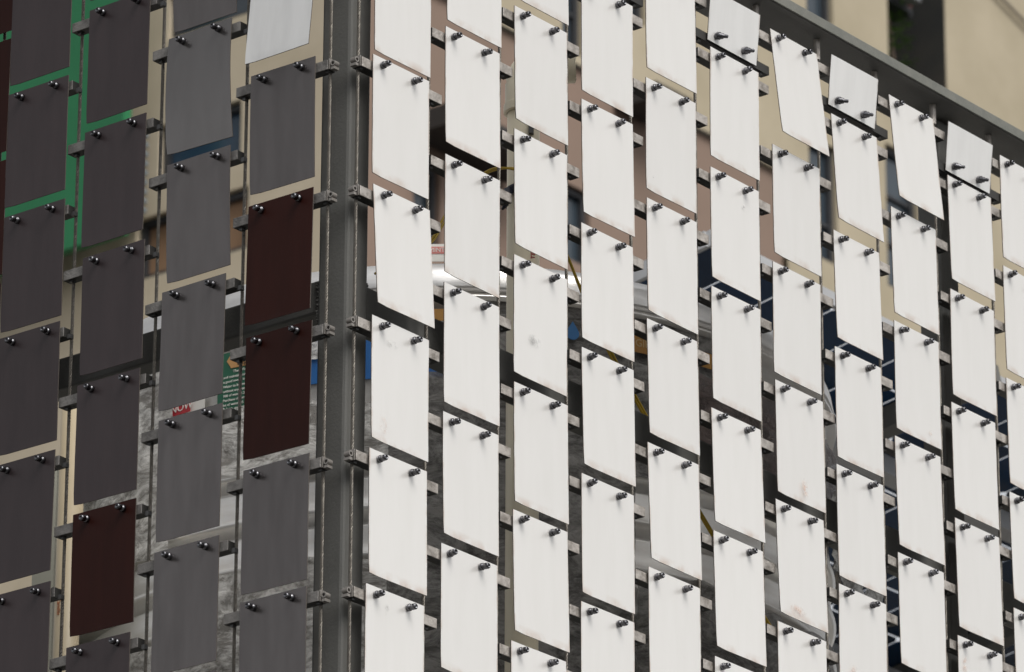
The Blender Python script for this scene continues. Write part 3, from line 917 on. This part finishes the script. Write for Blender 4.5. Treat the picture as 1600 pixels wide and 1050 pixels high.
# rods holding the top ends of the cables under the rail
for side in ('R', 'L'):
    for u in CAB[side]:
        bm = bmesh.new(); tube(bm, [pt(side, u, V_UNDER + 0.0005, WC), pt(side, u, V_UNDER + 0.036, WC)], 0.0052, 12)
        obj('hanger_rod', bm, M_galv, fr, smooth=False)

# ------------------------------------------------------------------ crossbars and flaps
BARS_R = {
  1: {0: (0.1227, -0.0006, 0.0014), 2: (0.1277, 0.2010, 0.0010), 4: (0.1283, 0.4023, 0.0006), 6: (0.1269, 0.6031, 0.0001), 8: (0.1235, 0.8049, 0.0002)},
  2: {-1: (0.2838, -0.1032, 0.0006), 1: (0.2859, 0.1005, 0.0002), 3: (0.2858, 0.3013, 0.0001), 5: (0.2857, 0.5006, -0.0000), 7: (0.2849, 0.7003, -0.0003)},
  3: {-2: (0.4456, -0.1952, 0.0000), 0: (0.4463, 0.0053, -0.0004), 2: (0.4470, 0.2063, -0.0008), 4: (0.4484, 0.4062, 0.0006), 6: (0.4476, 0.6038, -0.0002), 8: (0.4446, 0.8038, 0.0001)},
  4: {-1: (0.6087, -0.1001, 0.0015), 1: (0.6080, 0.1030, -0.0001), 3: (0.6089, 0.3022, 0.0010), 5: (0.6082, 0.5019, 0.0006), 7: (0.6075, 0.7011, 0.0007)},
  5: {-2: (0.7699, -0.1917, -0.0007), 0: (0.7702, 0.0086, 0.0007), 2: (0.7697, 0.2063, 0.0003), 4: (0.7700, 0.4062, -0.0005), 6: (0.7703, 0.6037, 0.0004)},
  6: {-3: (0.9370, -0.3027, -0.0013), -1: (0.9343, -0.0977, -0.0004), 1: (0.9341, 0.1019, 0.0002), 3: (0.9314, 0.3026, -0.0000), 5: (0.9336, 0.5006, 0.0003)},
  7: {-4: (1.0994, -0.3926, 0.0005), -2: (1.0997, -0.1920, -0.0001), 0: (1.0965, 0.0091, -0.0012), 2: (1.0984, 0.2064, -0.0000), 4: (1.0952, 0.4047, -0.0010), 6: (1.0961, 0.6026, -0.0002)},
  8: {-3: (1.2626, -0.3014, 0.0001), -1: (1.2624, -0.0989, -0.0001), 1: (1.2605, 0.1008, 0.0013), 3: (1.2594, 0.2998, 0.0002), 5: (1.2599, 0.4982, -0.0003)},
  9: {-4: (1.4277, -0.3918, -0.0009), -2: (1.4255, -0.1928, -0.0004), 0: (1.4269, 0.0052, -0.0004), 2: (1.4228, 0.2045, 0.0007), 4: (1.4240, 0.4012, -0.0003)},
  10: {-3: (1.5921, -0.3041, 0.0008), -1: (1.5912, -0.1015, -0.0001), 1: (1.5858, 0.0982, 0.0004), 3: (1.5877, 0.2970, -0.0001), 5: (1.5866, 0.4968, 0.0002)},
}
BARS_L = {
  1: {0: (0.1366, 0.0045, 0.0026), 2: (0.1356, 0.2096, 0.0017), 4: (0.1339, 0.4136, 0.0022), 6: (0.1341, 0.6144, 0.0005), 8: (0.1348, 0.8113, 0.0008)},
  2: {-1: (0.2980, -0.1021, -0.0020), 1: (0.2937, 0.1022, -0.0011), 3: (0.2964, 0.3021, -0.0014), 5: (0.2964, 0.5011, -0.0000), 7: (0.2969, 0.7012, -0.0007)},
  3: {0: (0.4610, 0.0057, 0.0004), 2: (0.4565, 0.2085, 0.0000), 4: (0.4584, 0.4092, 0.0010), 6: (0.4582, 0.6092, 0.0007), 8: (0.4621, 0.8107, 0.0009)},
  4: {-1: (0.6215, -0.0991, -0.0011), 1: (0.6197, 0.1017, 0.0003), 3: (0.6206, 0.2968, 0.0004), 5: (0.6210, 0.4982, 0.0001)},
}

# how far (photo pixels) the bottom edge of single flaps stands out sideways
SWING = {('R', 1, 2): 8, ('R', 7, -4): 15, ('R', 8, -3): 7, ('R', 9, -4): 12, ('R', 8, -1): 2, ('R', 7, 4): 4, ('R', 7, 2): 1.5, ('R', 5, 4): 3.5,
         ('R', 6, 3): 4, ('R', 9, 2): 2, ('R', 10, 3): 2, ('R', 3, 6): 3, ('R', 4, 3): 1.5, ('R', 4, -1): 1.5, ('R', 2, -3): 1, ('R', 5, 2): 2.2,
         ('R', 6, 5): 2, ('R', 3, 4): 1, ('R', 1, 0): 0, ('R', 1, 4): 0.5, ('R', 9, -2): 1, ('L', 1, -2): -9, ('L', 2, -1): -10, ('L', 4, 3): 2, ('L', 2, -3): 2, ('L', 3, 6): 1.5}
MAROON = {('L', 1, 2), ('L', 1, 4), ('L', 3, 6)}
WP = -0.013            # plane of the sheets
FW, FH, FT = 0.1245, 0.186, 0.0014


M_sheen = flap_material('sheen_sheet', (0.20, 0.19, 0.187), (0.18, 0.171, 0.168), 0.22, 0.85, 0.2, (0.2, 0.18, 0.17))


def stain_mat(name, col, amount):
    m = bpy.data.materials.new(name); m.use_nodes = True; t = m.node_tree; b = t.nodes['Principled BSDF']
    b.inputs['Base Color'].default_value = (*col, 1); b.inputs['Roughness'].default_value = 0.6
    tc = t.nodes.new('ShaderNodeTexCoord'); n = t.nodes.new('ShaderNodeTexNoise'); n.inputs['Scale'].default_value = 120; n.inputs['Detail'].default_value = 5
    t.links.new(tc.outputs['Object'], n.inputs['Vector'])
    ln = t.nodes.new('ShaderNodeVectorMath'); ln.operation = 'LENGTH'
    sc_ = t.nodes.new('ShaderNodeVectorMath'); sc_.operation = 'MULTIPLY_ADD'
    sc_.inputs[1].default_value = (2, 0, 2); sc_.inputs[2].default_value = (-1, 0, -1)
    t.links.new(tc.outputs['Generated'], sc_.inputs[0]); t.links.new(sc_.outputs[0], ln.inputs[0])
    fr_ = t.nodes.new('ShaderNodeMapRange'); fr_.inputs[1].default_value = 1.0; fr_.inputs[2].default_value = 0.2; fr_.inputs[4].default_value = amount
    t.links.new(ln.outputs['Value'], fr_.inputs[0])
    nr = t.nodes.new('ShaderNodeMapRange'); nr.inputs[1].default_value = 0.42; nr.inputs[2].default_value = 0.60
    t.links.new(n.outputs['Fac'], nr.inputs[0])
    mu = t.nodes.new('ShaderNodeMath'); mu.operation = 'MULTIPLY'; t.links.new(fr_.outputs[0], mu.inputs[0]); t.links.new(nr.outputs[0], mu.inputs[1])
    t.links.new(mu.outputs[0], b.inputs['Alpha'])
    return m
M_rust = stain_mat('rust_stain', (0.55, 0.36, 0.27), 0.5)
M_soot = stain_mat('grey_stain', (0.22, 0.22, 0.22), 0.5)
# flap -> stains: x, z on the sheet, width, height, material
STAINS = {('R', 7, 2): [(0.004, -0.152, 0.020, 0.040, M_rust)], ('R', 10, 5): [(-0.048, -0.034, 0.018, 0.036, M_rust)], ('R', 3, 2): [(-0.018, -0.112, 0.034, 0.022, M_soot)],
          ('R', 1, 4): [(-0.040, -0.150, 0.020, 0.030, M_rust), (-0.020, -0.020, 0.030, 0.012, M_soot)], ('R', 6, -1): [(0.02, -0.03, 0.008, 0.008, M_soot)],
          ('R', 9, 0): [(0.03, -0.155, 0.014, 0.012, M_rust)],
          ('R', 8, 5): [(-0.03, -0.13, 0.03, 0.04, M_rust)], ('R', 1, 8): [(-0.02, -0.016, 0.01, 0.02, M_soot)],
          ('R', 5, -2): [(-0.05, -0.15, 0.006, 0.006, M_soot)], ('R', 7, 4): [(-0.02, -0.16, 0.05, 0.02, M_rust)]}


def bolt_mesh():
    bm = bmesh.new()
    # long nut against the sheet, neck, rounded socket head with its recess
    lathe(bm, [(0.0, 0.0), (0.0056, 0.0), (0.0060, 0.0008), (0.0060, 0.0052), (0.0052, 0.0062), (0.0046, 0.0066), (0.0044, 0.0092), (0.0052, 0.0098),
               (0.0050, 0.0118), (0.0051, 0.0145), (0.0046, 0.0162), (0.0038, 0.0170), (0.0026, 0.0172), (0.0024, 0.0140), (0.0, 0.0140)], 14, 'Y', cap=False)
    me = bpy.data.meshes.new('bolt'); bmesh.ops.recalc_face_normals(bm, faces=bm.faces); bm.to_mesh(me); bm.free()
    for p in me.polygons:
        p.use_smooth = True
    me.materials.append(M_bolt)
    return me
BOLT = bolt_mesh()
def tip_mesh():
    bm = bmesh.new()
    lathe(bm, [(0.0, 0.0), (0.0058, 0.0), (0.0062, 0.001), (0.0062, 0.007), (0.0048, 0.0085), (0.0048, 0.012), (0.0030, 0.0135), (0.0030, 0.0195), (0.0024, 0.0205), (0, 0.0205)], 12, 'Y', cap=False)
    me = bpy.data.meshes.new('bolt'); bmesh.ops.recalc_face_normals(bm, faces=bm.faces); bm.to_mesh(me); bm.free()
    for p in me.polygons:
        p.use_smooth = True
    me.materials.append(M_bolt)
    return me
TIP = tip_mesh()


def sheet_mesh(material, w, h, up=False, curl=0.0, twist=0.0, seed=0, top=0.0125):
    """thin sheet, local X along the bar, -Y outwards, hinge at z=0; its cut edges carry a second material"""
    r = random.Random(seed)
    nx, nz = 6, 10
    bm = bmesh.new()
    F, B = {}, {}
    for i in range(nx + 1):
        for j in range(nz + 1):
            x = -w / 2 + w * i / nx
            t = j / nz
            zz = (top - h * t) if not up else (-0.012 + h * t)
            cc = 0.0011
            if i == 0 and j == nz and not up:
                zz += cc * 1.3
                x += cc * 0.9
            y = -curl * t * t - twist * t * (x / w) + 0.0004 * noise.noise(Vector((x * 18 + seed, zz * 14, seed * .37)))
            x += 0.00015 * noise.noise(Vector((zz * 25, seed * 1.3, i * 3)))
            F[i, j] = bm.verts.new((x, y, zz)); B[i, j] = bm.verts.new((x, y + FT, zz))
    for i in range(nx):
        for j in range(nz):
            bm.faces.new((F[i, j], F[i + 1, j], F[i + 1, j + 1], F[i, j + 1]))
            bm.faces.new((B[i, j], B[i, j + 1], B[i + 1, j + 1], B[i + 1, j]))
    edge = []
    loop_ = [(i, 0) for i in range(nx)] + [(nx, j) for j in range(nz)] + [(i, nz) for i in range(nx, 0, -1)] + [(0, j) for j in range(nz, 0, -1)]
    for a, b in zip(loop_, loop_[1:] + loop_[:1]):
        edge.append(bm.faces.new((F[a], B[a], B[b], F[b])))
    bmesh.ops.recalc_face_normals(bm, faces=bm.faces)
    for f in bm.faces:
        f.smooth = True
    for f in edge:
        f.material_index = 1
        for e in f.edges:
            e.smooth = False
    me = bpy.data.meshes.new('sheet'); bm.to_mesh(me); bm.free()
    me.materials.append(material); me.materials.append(M_edge)
    return me


def bar_mesh(L, seed):
    bm = bmesh.new()
    bx(bm, (0, 0.0012, 0), (L, 0.0160, 0.0146))
    me = bpy.data.meshes.new('bar'); bmesh.ops.recalc_face_normals(bm, faces=bm.faces); bm.to_mesh(me); bm.free()
    me.materials.append(M_bar_shade)
    bm = bmesh.new()
    bx(bm, (0, -0.0076, 0), (L + 0.0004, 0.0014, 0.0150))
    bmesh.ops.bevel(bm, geom=list(bm.edges), offset=0.0004, segments=1, affect='EDGES')
    m2 = bpy.data.meshes.new('face_strip'); bmesh.ops.recalc_face_normals(bm, faces=bm.faces); bm.to_mesh(m2); bm.free()
    m2.materials.append(M_galv)
    return me, m2


def clamp_mesh():
    bm = bmesh.new()
    bx(bm, (0, 0, -0.0005), (0.0062, 0.0075, 0.0065))
    me = bpy.data.meshes.new('cable_clamp'); bmesh.ops.recalc_face_normals(bm, faces=bm.faces); bm.to_mesh(me); bm.free()
    me.materials.append(M_clamp)
    return me
CLAMP = clamp_mesh()
M_eye = mat('eye_steel', (0.30, 0.28, 0.26), 0.45, 0.6)
def eye_mesh():
    """end plate with a bolt eye beyond the end of a bar"""
    bm = bmesh.new()
    bx(bm, (0, 0, 0), (0.0020, 0.012, 0.0165))
    for f0 in (0,):
        rings = []
        for i in range(14):
            a = 2 * math.pi * i / 14
            ca, sa = math.cos(a), math.sin(a)
            rings.append([bm.verts.new((0.0062 + rr * ca, yy, rr * sa)) for rr, yy in ((0.0044, -0.005), (0.0026, -0.005), (0.0026, 0.005), (0.0044, 0.005))])
        for i in range(14):
            for q in range(4):
                bm.faces.new((rings[i][q], rings[(i + 1) % 14][q], rings[(i + 1) % 14][(q + 1) % 4], rings[i][(q + 1) % 4]))
    bx(bm, (0.0058, 0.001, -0.0072), (0.006, 0.011, 0.004))
    me = bpy.data.meshes.new('end_eye'); bmesh.ops.recalc_face_normals(bm, faces=bm.faces); bm.to_mesh(me); bm.free()
    me.materials.append(M_eye)
    return me
EYE = eye_mesh()


def dev(side, c):
    if side == 'R':
        return 0.0085 if c == 1 else 0.0112
    return {1: 0.001, 5: -0.036}.get(c, 0.0035)

items = []
for side, BT, ncol in (('R', BARS_R, 12), ('L', BARS_L, 5)):
    for c in range(1, ncol + 1):
        ks = range(-4, 11) if c % 2 == 1 else range(-3, 11)
        rc = random.Random(c * 31 + (5 if side == 'L' else 0))
        base_u = {('R', 11): 1.7505, ('R', 12): 1.913, ('L', 5): 0.7835}.get((side, c))
        if base_u is None:
            base_u = sum(q[0] for q in BT[c].values()) / len(BT[c])
        for k in ks:
            if (k - c) % 2 != (1 - c) % 2 and True:
                pass
            if (k % 2) != (0 if c % 2 == 1 else 1):
                continue
            if c in BT and k in BT[c]:
                u, v, s = BT[c][k]
            else:
                off = 0.0065 if c % 2 == 1 else 0.001
                u, v, s = base_u + rc.uniform(-.001, .001), k * 0.1 + off, 0.0
            P = [project(pt(side, u + a * 0.06, v + b, WP)) for a in (-1, 1) for b in (-0.012, 0.172)]
            x0, x1 = min(p[0] for p in P), max(p[0] for p in P); y0, y1 = min(p[1] for p in P), max(p[1] for p in P)
            vis = x1 > 2 and x0 < 1598 and y1 > 2 and y0 < 1048
            if side == 'R' and y0 < 0 and y1 < 2: vis = False
            if not vis and (y1 < -260 or y0 > 1290):
                continue
            items.append([side, c, k, u, v, s, vis])

nvis = {}
for it in items:
    if it[6]:
        nvis.setdefault((it[0], it[1]), []).append(it[2])

for side, c, k, u, v, s, vis in items:
    word = 'right' if side == 'R' else 'left'
    col = '%s column %s of the corner post' % (NTH[c - 1], word)
    lst = nvis.get((side, c), [])
    if vis:
        n_ = lst.index(k)
        rank = 'topmost' if n_ == 0 else ('bottom' if n_ == len(lst) - 1 and len(lst) > 2 else '%s from top' % NTH[n_])
    else:
        rank = 'out of sight above' if (not lst or k < lst[0]) else 'out of sight below'
        if lst and k > lst[-1] + 2:
            rank = 'furthest below'
    if not lst:
        rank = '%s, outside the photo' % (NTH[(k + 4) // 2])
    rk = random.Random((c * 57 + k * 13 + (1000 if side == 'L' else 0)))
    slope = math.atan2(-s * 0.5, 0.0355)
    # crossbar
    cab = CAB[side]
    ea, eb = (0.0045 if c == 1 else (0.006 if side == 'R' else -0.006)), (0.0165 if side == 'R' else 0.0105)
    ua, ub = cab[c - 1] - ea, (cab[c] if c < len(cab) else cab[-1] + 0.1625) + eb
    bar = empty('crossbar', pt(side, (ua + ub) / 2, v + 0.0035, WC + 0.0035), rz(side))
    tag(bar, 'crossbar of the flap %s, %s' % (rank, col), 'crossbar', 'horizontal crossbars of the screen')
    key = round(ub - ua, 3)
    me, m2 = bar_mesh(ub - ua, 0)
    b = link_mesh('bar', me, bar)
    b2_ = link_mesh('face_strip', m2, b)
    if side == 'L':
        m2.materials[0] = M_galv_shade
    b.rotation_euler = (0, slope * 0.4 * sx(side), 0)
    for q in (ua, ub):
        inner = q + (ea if q == ua else -eb)
        cl = link_mesh('cable_clamp', CLAMP, bar)
        cl.location = ((inner - (ua + ub) / 2) * sx(side), 0.0005, -0.0068)
    if c == 1:
        e = link_mesh('end_eye', EYE, bar)
        e.location = ((ua - (ua + ub) / 2 - 0.0012) * sx(side), 0, 0.0005)
        e.scale = (-sx(side), 1, 1)
    # flap
    off = dev(side, c)
    m = M_flap
    if side == 'L':
        m = M_grey if c <= 2 else M_dusk
        if (side, c, k) in MAROON or c == 5:
            m = M_maroon
        if (c, k) == (1, -2):
            m = M_pale
    if (side, c, k) == ('L', 2, -1):
        m = M_sheen
    word2 = {'white_sheet': 'white', 'grey_sheet': 'grey', 'dark_sheet': 'dark grey', 'maroon_sheet': 'maroon', 'pale_sheet': 'pale silver', 'sheen_sheet': 'shiny grey'}[m.name]
    fl = empty('metal_flap', pt(side, u + off, v, WP), rz(side))
    px = SWING.get((side, c, k), rk.uniform(-0.6, 1.0))
    amt = px / (0.78 * 1020) if side == 'R' else -px / (0.62 * 1060)
    th = math.asin(max(-0.3, min(0.3, amt / 0.172)))
    extra = ''
    if (px >= 7 or px <= -7) and m is not M_sheen:
        extra = ', swung outward'
    tag(fl, '%s flap %s, %s%s' % (word2, rank, col, extra), 'metal flap', 'hinged metal flaps of the screen')
    me = sheet_mesh(m, (0.1270 if side == 'R' else 0.1225) + rk.uniform(-0.0006, 0.0006), FH, curl=rk.uniform(0.0, 0.0018) if side == 'R' else (rk.uniform(-0.006, 0.003) if c <= 2 else rk.uniform(-0.0008, 0.0012)) - (0.018 if m is M_sheen else 0), twist=rk.uniform(-0.0012, 0.0012) if m is not M_sheen else -0.006, seed=rk.random() * 40)
    sh = link_mesh('sheet', me, fl)
    sh.rotation_euler = (-th * 1.0, (slope * 0.3) * sx(side) + rk.uniform(-0.004, 0.004), 0)
    for (sx_, sz_, sw_, sh_, sm_) in STAINS.get((side, c, k), []):
        bm = bmesh.new()
        gx = [[bm.verts.new((sx_ + sw_ * (i / 6 - 0.5), -0.0016 - 0.0018 * ((0.0125 - sz_ - sh_ * (j / 6 - 0.5)) / FH) ** 2 - 0.0006, sz_ + sh_ * (j / 6 - 0.5))) for j in range(7)] for i in range(7)]
        for i in range(6):
            for j in range(6):
                bm.faces.new((gx[i][j], gx[i + 1][j], gx[i + 1][j + 1], gx[i][j + 1]))
        obj('stain', bm, sm_, sh)
    for q in (-1, 1):
        bo = link_mesh('bolt', BOLT, fl)
        bo.location = (q * 0.0353 - off * sx(side) + (0.000), -0.0006, 0.0)
        bo.scale = (0.90, 0.90, 0.90)
        bo.rotation_euler = (rk.uniform(-.10, .10) + 0.04, rk.uniform(0, 3), rk.uniform(-.10, .10))

# upturned short flaps under the top rail on every second column of the right face
for c, ub_, vb_ in ((4, 0.609, -0.337), (6, 0.946, -0.337), (8, 1.271, -0.339), (10, 1.603, -0.3355), (12, 1.925, -0.337)):
    cab = CAB['R']
    ua, ub = cab[c - 1] - 0.019, (cab[c] if c < len(cab) else cab[-1] + 0.16) + 0.0165
    vis = c in (6, 8, 10)
    seen = {6: 'left', 8: 'middle', 10: 'right'}.get(c, '')
    bar = empty('crossbar', pt('R', (ua + ub) / 2, vb_ + 0.006, WC + 0.006), RZ_R)
    tag(bar, ('dark crossbar under the %s one of the three short upturned flaps' % seen) if vis else 'crossbar near the top rail in the %s column, out of sight' % NTH[c - 1], 'crossbar', 'horizontal crossbars of the screen')
    b = link_mesh('bar', bar_mesh(ub - ua, 0)[0], bar)
    for q in (cab[c - 1], ub - 0.0165):
        cl = link_mesh('cable_clamp', CLAMP, bar); cl.location = (q - (ua + ub) / 2, 0.0005, -0.0068)
    fl = empty('short_flap', pt('R', ub_ - 0.004, vb_, -0.012), RZ_R)
    tag(fl, ('short white flap turned up under the top rail, %s of three' % seen) if vis else 'short white flap turned up under the rail, %s column, out of sight' % NTH[c - 1], 'metal flap', 'short upturned flaps under the rail')
    me = sheet_mesh(M_short, 0.129, 0.086, up=True, curl=0.001, twist=0.001, seed=c * 3.1)
    sh = link_mesh('sheet', me, fl); sh.rotation_euler = (math.radians(5), 0, 0)
    for q in (-1, 1):
        bo = link_mesh('bolt', TIP, fl); bo.location = (q * 0.036 - 0.008, -0.0008, 0.001); bo.rotation_euler = (0.28, 0.3 * q, 0.12)
